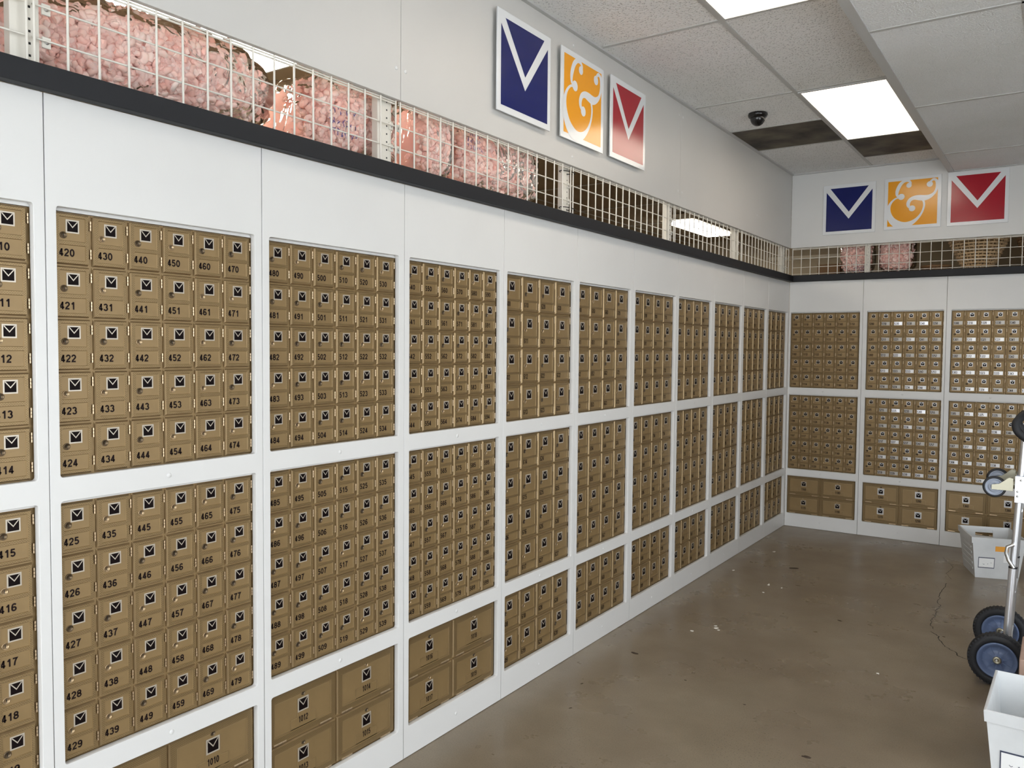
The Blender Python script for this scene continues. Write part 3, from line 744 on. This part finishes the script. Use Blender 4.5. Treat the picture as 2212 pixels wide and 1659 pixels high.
# stockroom odds seen through the grids
def cbox(name, a, b, m, label, cat='box'):
    o = MB().box(a, b).build(name, m); bevel(o, .004); tag(o, label, cat); return o
bx = cbox('cardboard_box', (.17, .30, BZ), (.37, .62, BZ+.12), cardd, 'brown cardboard box on top of the back wall boxes beside a pink bag')
MB().box((.262, .299, BZ+.02), (.272, .621, BZ+.1205)).build('tape', wicker_d, bx)
struct(MB().box((-.6, 1.3, 2.62), (.42, 1.34, 2.66)).build('trim_8', pale_m))
cbox('storage_cabinet', (-3.98, -2.3, 0), (-3.3, -.6, 2.9), pale_m, 'pale cabinet deep in the stockroom, behind the empty wire grid', 'cabinet')
cbox('stock_partition', (-3.6, -.2, 0), (-3.5, 1.1, 3.1), wicker_d, 'dark brown partition deep in the stockroom', 'partition')
def basket(label, c, r0, r1, h, m, nst=30, rows=12, tilt=0):
    M = Matrix.Translation(c) @ Matrix.Rotation(tilt, 4, 'Y')
    root = empty('wicker_basket', M); tag(root, label, 'basket')
    f = MB()
    for i in range(nst):
        a = 2*PI*i/nst; f.tube([((r0+(r1-r0)*(k/6))*math.cos(a), (r0+(r1-r0)*(k/6))*math.sin(a), .004+h*k/6) for k in range(7)], .0042, 5)
    f.build('stakes', m, root); f = MB()
    for j in range(rows):
        k = (j+.5)/rows; r = r0+(r1-r0)*k; n = nst*2
        f.tube([((r+.006*(1 if (i//2+j) % 2 else -1))*math.cos(2*PI*i/n), (r+.005*(1 if (i//2+j) % 2 else -1))*math.sin(2*PI*i/n), .005+h*k) for i in range(n)], h/rows*.36, 5, closed=True)
    f.build('weave', m, root)
    MB().tube([(r1*math.cos(2*PI*i/36), r1*math.sin(2*PI*i/36), h) for i in range(36)], .011, 6, closed=True).build('rim', m, root)
    MB().lathe([(0, .003), (r0, .003)], (0, 0, 0), (0, 0, 1), 30).build('base', m, root)
basket('large flared wicker basket over the back wall boxes', (1.48, .38, BZ), .10, .235, .29, wicker, 34, 11)
basket('low shallow wicker tray left of the large flared basket', (1.155, .42, BZ), .10, .12, .06, wicker_d, 26, 4)
basket('second wicker basket partly hidden right of the large one', (1.98, .42, BZ), .13, .22, .26, wicker_d, 30, 12)

# ------------------------------------------------------------------ mail tubs
def mail_tub(label, M, lx, ly, h, tp, marks=True):
    """local: front wall faces -y, rim size lx*ly, taper tp per side"""
    root = empty('mail_tub', M); tag(root, label, 'mail tub', 'white plastic mail tubs on the floor')
    body = MB(); t = .004
    def wall(length, blen, holes, Mw):
        tilt = math.atan2(tp, h); hh = h/math.cos(tilt)
        out = [(-blen/2, 0), (blen/2, 0), (length/2, hh), (-length/2, hh)]
        me = slab('w', [out]+holes, t, tub)
        mm = Mw @ Matrix.Rotation(tilt, 4, 'X')
        body.add([v.co.copy() for v in me.vertices], [tuple(p.vertices) for p in me.polygons], 0, mm)
        bpy.data.meshes.remove(me)
    bx_, by_ = lx-2*tp, ly-2*tp
    up_ = Matrix.Rotation(PI/2, 4, 'X')
    hand = [rrect(-.06, h*.73, .06, h*.93, .008)]
    wall(lx, bx_, [], Matrix.Translation((0, -by_/2, .002)) @ up_)
    wall(lx, bx_, hand, Matrix.Translation((0, by_/2, .002)) @ Matrix.Rotation(PI, 4, 'Z') @ up_)
    wall(ly, by_, [], Matrix.Translation((bx_/2, 0, .002)) @ Matrix.Rotation(PI/2, 4, 'Z') @ up_)
    wall(ly, by_, [], Matrix.Translation((-bx_/2, 0, .002)) @ Matrix.Rotation(-PI/2, 4, 'Z') @ up_)
    body.box((-bx_/2, -by_/2, .001), (bx_/2, by_/2, .005))
    body.build('body', tub, root, fixn=True)
    f = MB()   # folded rim band
    for (x0, y0, x1, y1) in ((-lx/2, -ly/2, lx/2, -ly/2), (lx/2, -ly/2, lx/2, ly/2), (lx/2, ly/2, -lx/2, ly/2), (-lx/2, ly/2, -lx/2, -ly/2)):
        d = Vector((x1-x0, y1-y0, 0)).normalized(); n = Vector((d.y, -d.x, 0)); a = Vector((x0, y0, h)); b = Vector((x1, y1, h)); k = .042; e = n*.006
        lo = -n*(tp*k/h)+Vector((0, 0, -k))
        vs = [a+Vector((0,0,.003)), b+Vector((0,0,.003)), b+e+d*.006+Vector((0,0,.001)), a+e-d*.006+Vector((0,0,.001)), b+lo+e+d*.003, a+lo+e-d*.003, b+lo+n*.0008, a+lo+n*.0008]
        f.add(vs, [(0,1,2,3), (3,2,4,5), (5,4,6,7), (7,6,1,0)])
    f.build('rim', tub, root, fixn=True)
    f = MB()   # raised ribs on the short sides
    for s in (-1, 1):
        for k in range(5):
            z = h*(.18+.13*k); x = (bx_/2+tp*z/h)*s; f.box((min(x, x+.004*s), -by_*.40, z), (max(x, x+.004*s), by_*.40, z+.012))
    f.build('side_ribs', tub, root)
    tl = math.atan2(tp, h); FM = Matrix.Translation((0, -by_/2, .002)) @ up_ @ Matrix.Rotation(tl, 4, 'X') @ Matrix.Translation((0, 0, .0012))
    def plate(nm, x0, y0, x1, y1, m, z=.0012, lab=None):
        o = link(nm, MB().box((x0, y0, .0002), (x1, y1, z)).mesh(nm, m), root, M=FM)
        if lab: o['label'] = lab
        return o
    lb = plate('card_holder', -.125, .075, -.02, .155, label_b, .0012, 'navy framed card holder')
    c = MB().box((-.121, .081, .0012), (-.024, .149, .002)).mesh('card', label_w); link('card', c, lb)
    f = MB()
    ribbon(f, [(-.095, .107), (-.089, .101), (-.083, .105)], .002, z=.0024); ribbon(f, [(-.066, .106), (-.061, .108)], .003, z=.0024); ribbon(f, [(-.045, .118), (-.04, .116)], .003, z=.0024)
    link('scribble', f.mesh('scribble', label_b), lb)
    if marks:
        plate('orange_patch', -.02, .205, .065, .243, orange, .0014, 'orange patch standing for the front hand hole and what shows inside')  # orange patch stands for the front hand hole with something orange inside
        plate('paper_label', .035, .125, .085, .175, label_w)
        f = MB()
        for x, y, r in ((.10, .215, .008), (.075, .09, .006)): f.lathe([(0, .0008), (r, .0008)], (x, y, 0), (0, 0, 1), 16)
        link('rivet_holes', f.mesh('rivet_holes', hole), root, M=FM)
    return root
ang = math.atan2(.102, .328)
mail_tub('white plastic mail tub on the floor against the back wall, behind the hand truck', Matrix.Translation((1.7155, -.722, 0)) @ Matrix.Rotation(ang, 4, 'Z'), .342, .415, .30, .032)
mail_tub('white plastic mail tub in the near right corner of the photo', Matrix.Translation((2.100, -3.955, 0)) @ Matrix.Rotation(-.02, 4, 'Z'), .35, .46, .30, .03, marks=False)

# ------------------------------------------------------------------ hand truck
ht = empty('hand_truck', loc=(1.9, -2.815, 0)); tag(ht, 'aluminium hand truck with blue-rimmed wheels and small casters, parked upright', 'hand truck')
O = Vector((1.9, -2.815, 0))
def P(x, y, z): return Vector((x, y, z))-O
for y in (-2.945, -2.685):
    f = MB(); f.tube([P(1.923, y, .06), P(1.944, y, .57)], .0185, 16); f.build('frame_rail', alu, ht)
    f = MB(); f.tube([P(1.944, y, .572), P(1.974, y, 1.24)], .0158, 16); f.build('upper_rail', alu, ht)
    f = MB(); f.tube([P(1.9437, y, .567), P(1.9441, y, .575)], .0195, 16); f.build('collar', rubber, ht)
f = MB()
for z in (.20, .45, .86): f.tube([P(1.93+.042*z, -2.945, z), P(1.93+.042*z, -2.685, z)], .011, 10)
f.build('cross_bars', alu, ht)
f = MB(); f.tube([P(1.948, -2.972, .575), P(1.925, -2.972, .61), P(1.914, -2.972, .645), P(1.918, -2.972, .675), P(1.945, -2.965, .69)], .009, 10); f.build('side_grip', steel, ht)
f = MB(); f.tube([P(x, y, z) for x, y, z in smooth_path(((2.03, -2.95, 1.19), (1.985, -2.955, 1.215), (1.945, -2.955, 1.25), (1.935, -2.94, 1.29), (1.955, -2.90, 1.32), (1.975, -2.815, 1.335), (1.955, -2.73, 1.32), (1.935, -2.69, 1.29), (1.945, -2.675, 1.25), (1.985, -2.675, 1.215), (2.03, -2.68, 1.19)), 6)], .019, 14)
f.build('handle', rubber, ht)
f = MB(); f.box((1.93-O.x, -2.98-O.y, .012), (2.13-O.x, -2.65-O.y, .020)); bevel(f.build('toe_plate', alu, ht), .002)
f = MB(); f.tube([P(1.89, -3.082, .131), P(1.89, -2.53, .131)], .009, 10); f.build('axle', steel, ht)
def wheel(x, y, face):
    c = P(x, y, .131); ax = (0, face, 0)
    R_, t = .131, .030
    prof = [(.088, -t*.8), (.098, -t), (.118, -t), (.128, -t*.6), (R_, 0), (.128, t*.6), (.118, t), (.098, t), (.088, t*.8), (.088, -t*.8)]
    f = MB(); f.lathe(prof, c, ax, 56)
    axv = Vector(ax); xx = Vector((1, 0, 0)); zz = Vector((0, 0, 1))
    for i in range(44):
        a = 2*PI*i/44; d = xx*math.cos(a)+zz*math.sin(a); tn = -xx*math.sin(a)+zz*math.cos(a)
        for s in (-1, 1):
            cc = c+d*.122+axv*s*.021; M = Matrix((d, axv, tn)).transposed().to_4x4(); M.translation = cc
            f.box((-.006, -.010, -.0045), (.0055, .006 if s > 0 else .010, .0045), 0, M)
    wh = f.build('wheel', rubber, ht, fixn=True)
    f = MB(); f.lathe([(.088, -.02), (.088, .026), (.082, .028), (.078, .024), (.070, .020), (.066, .012), (.060, .008), (.026, .010), (.022, .018), (0, .018)], c, ax, 48)
    for i in range(10):
        a = 2*PI*i/10+.2; d = xx*math.cos(a)+zz*math.sin(a); M = Matrix((d, axv, d.cross(axv))).transposed().to_4x4(); M.translation = c
        f.box((.024, .006, -.0018), (.066, .0125, .0018), 0, M)
    f.build('rim', rim_blue, wh, fixn=True)
    f = MB(); f.lathe([(.019, .018), (.019, .022), (.014, .025), (.008, .0245), (.006, .020), (0, .020)], c, ax, 24); f.build('hub_cap', gold_zinc, wh, fixn=True)
wheel(1.897, -3.06, -1); wheel(1.882, -2.57, -1)
def caster(x, y, z):
    c = P(x, y, z); r = .053
    f = MB(); f.lathe([(r*.80, -.012), (r*.92, -.014), (r, -.008), (r, .008), (r*.92, .014), (r*.80, .012)], c, (0, -1, 0), 36)
    cw = f.build('caster_wheel', rubber, ht, fixn=True)
    f = MB(); f.lathe([(0, -.010), (r*.8, -.010), (r*.8, .0115), (r*.70, .012), (r*.68, .008), (r*.52, .008), (r*.50, .011), (r*.3, .011), (r*.28, .007), (0, .007)], c, (0, -1, 0), 36)
    f.build('wheel_disc', castg, cw, fixn=True)
    f = MB()
    for s in (-1, 1):
        yy = c.y+s*.018; q = [(c.x-.012, c.z-.012), (c.x-.012, c.z+.012), (c.x+.02, c.z+.018), (c.x+.062, c.z+.052), (c.x+.080, c.z+.05), (c.x+.080, c.z-.012)]
        n = len(q); f.add([(a, yy-.0015, b) for a, b in q]+[(a, yy+.0015, b) for a, b in q], [tuple(range(n)), tuple(range(n, 2*n))[::-1]]+[(i, n+i, n+(i+1) % n, (i+1) % n) for i in range(n)])
    f.box((c.x+.070, c.y-.018, c.z-.012), (c.x+.080, c.y+.018, c.z+.05))
    f.build('fork', gold_zinc, ht, fixn=True)
    f = MB(); f.lathe([(0, 0), (.024, 0), (.024, .006), (.018, .012), (0, .012)], (c.x+.080, c.y, c.z+.02), (1, 0, 0), 20); f.build('swivel', gold_zinc, ht, fixn=True)
caster(1.852, -2.925, .965); caster(1.850, -2.655, .972)
f = MB(); f.box((1.940-O.x, -2.968-O.y, .90), (2.005-O.x, -2.962-O.y, 1.032)); br_ = bevel(f.build('bracket_plate', alu, ht), .001)
for x, z in ((1.965, 1.012), (1.952, .955), (1.952, .932)): MB().lathe([(.005, 0), (.004, .003), (0, .0035)], P(x, -2.968, z), (0, -1, 0), 12).build('rivet', steel, br_)
f = MB(); f.box((1.945-O.x, -2.96-O.y, .985), (2.0-O.x, -2.67-O.y, 1.035)); bevel(f.build('mount_bar', castg, ht), .002)
b = MB().box((2.0, -3.47, 0.001), (2.36, -3.115, .285)).build('cardboard_box', cardb); bevel(b, .004)
tag(b, 'reddish-brown cardboard box on the floor beside the near truck wheel', 'box')
MB().box((2.13, -3.471, .25), (2.18, -3.1145, .2858)).build('tape', wicker, b)

# ------------------------------------------------------------------ floor crack and litter
ck = MB(); rnd = random.Random(3)
CR = [[(1.373,-.429),(1.397,-.512),(1.427,-.576),(1.471,-.699),(1.464,-.82),(1.452,-.94),(1.475,-1.031),(1.509,-1.125)],
      [(1.481,-1.234),(1.487,-1.341),(1.476,-1.433),(1.472,-1.553),(1.476,-1.607),(1.486,-1.644),(1.484,-1.689),(1.482,-1.741),(1.509,-1.811),(1.509,-1.873),(1.5,-1.961),(1.51,-2.004),(1.512,-2.09),(1.5,-2.118),(1.5,-2.174),(1.513,-2.221),(1.506,-2.267),(1.525,-2.302),(1.531,-2.359)],
      [(1.524,-2.39),(1.548,-2.424),(1.574,-2.464),(1.586,-2.53),(1.613,-2.582),(1.626,-2.62),(1.654,-2.654),(1.681,-2.679),(1.7,-2.732),(1.728,-2.756),(1.748,-2.76),(1.80,-2.79)]]
for k, c in enumerate(CR):
    pts = []
    for i in range(len(c)-1):
        for t in (0, .33, .66):
            pts.append((c[i][0]+(c[i+1][0]-c[i][0])*t+rnd.uniform(-.005, .005), c[i][1]+(c[i+1][1]-c[i][1])*t))
    ribbon(ck, pts, [(.0014 if k == 0 else .0024)+rnd.random()*(.0012 if k == 0 else .0032) for _ in pts], z=.0006)
ck.build('crack', hole, fl)
def blob(name, x, y, r, hgt, m, label, cat, group=None, el=1.0, rot=0):
    f = MB(); n = 12; rr = [r*(.7+.5*rnd.random()) for _ in range(n)]
    vs = []
    for i in range(n):
        a = 2*PI*i/n; px, py = rr[i]*math.cos(a), rr[i]*math.sin(a)*el
        vs.append((px*math.cos(rot)-py*math.sin(rot), px*math.sin(rot)+py*math.cos(rot), 0.0005))
    vs += [(vx*.75, vy*.75, hgt) for vx, vy, _ in vs]
    f.add(vs, [(i, (i+1) % n, n+(i+1) % n, n+i) for i in range(n)]+[tuple(range(n, 2*n))])
    o = f.build(name, m, loc=(x, y, 0)); tag(o, label, cat, group)
blob('dead_leaf', .491, -1.477, .036, .004, leaf_m, 'dark dead leaf on the floor near the far corner', 'leaf', el=.45, rot=.5)
blob('dead_leaf', 1.314, -4.331, .020, .003, leaf_m, 'dark curled leaf scrap on the floor at the bottom edge of the photo', 'leaf', el=.5)
for x, y, r in ((.136, -1.80, .016), (.219, -1.061, .018), (.477, -3.084, .017), (.462, -3.05, .010), (.50, -3.11, .008), (.379, -3.212, .012), (1.389, -3.247, .010), (.465, -2.024, .010), (.489, -2.218, .010), (.46, -2.0, .007), (.56, -2.04, .008)):
    blob('plaster_chip', x, y, r, .0025, chip_w, 'small off-white flake lying on the concrete floor', 'debris', 'white flakes scattered on the floor', el=.7, rot=rnd.random()*3)
for x, y, r in ((.257, -3.722, .024), (.22, -4.235, .010), (1.045, -2.514, .018), (.62, -3.9, .008), (1.62, -2.05, .010), (1.58, -2.16, .012), (1.60, -2.45, .010), (.95, -4.0, .007), (.31, -4.5, .010)):
    blob('dirt_speck', x, y, r, .0015, leaf_m, 'small dark speck of dirt on the concrete floor', 'debris', 'dark specks scattered on the floor', el=.45, rot=rnd.random()*3)
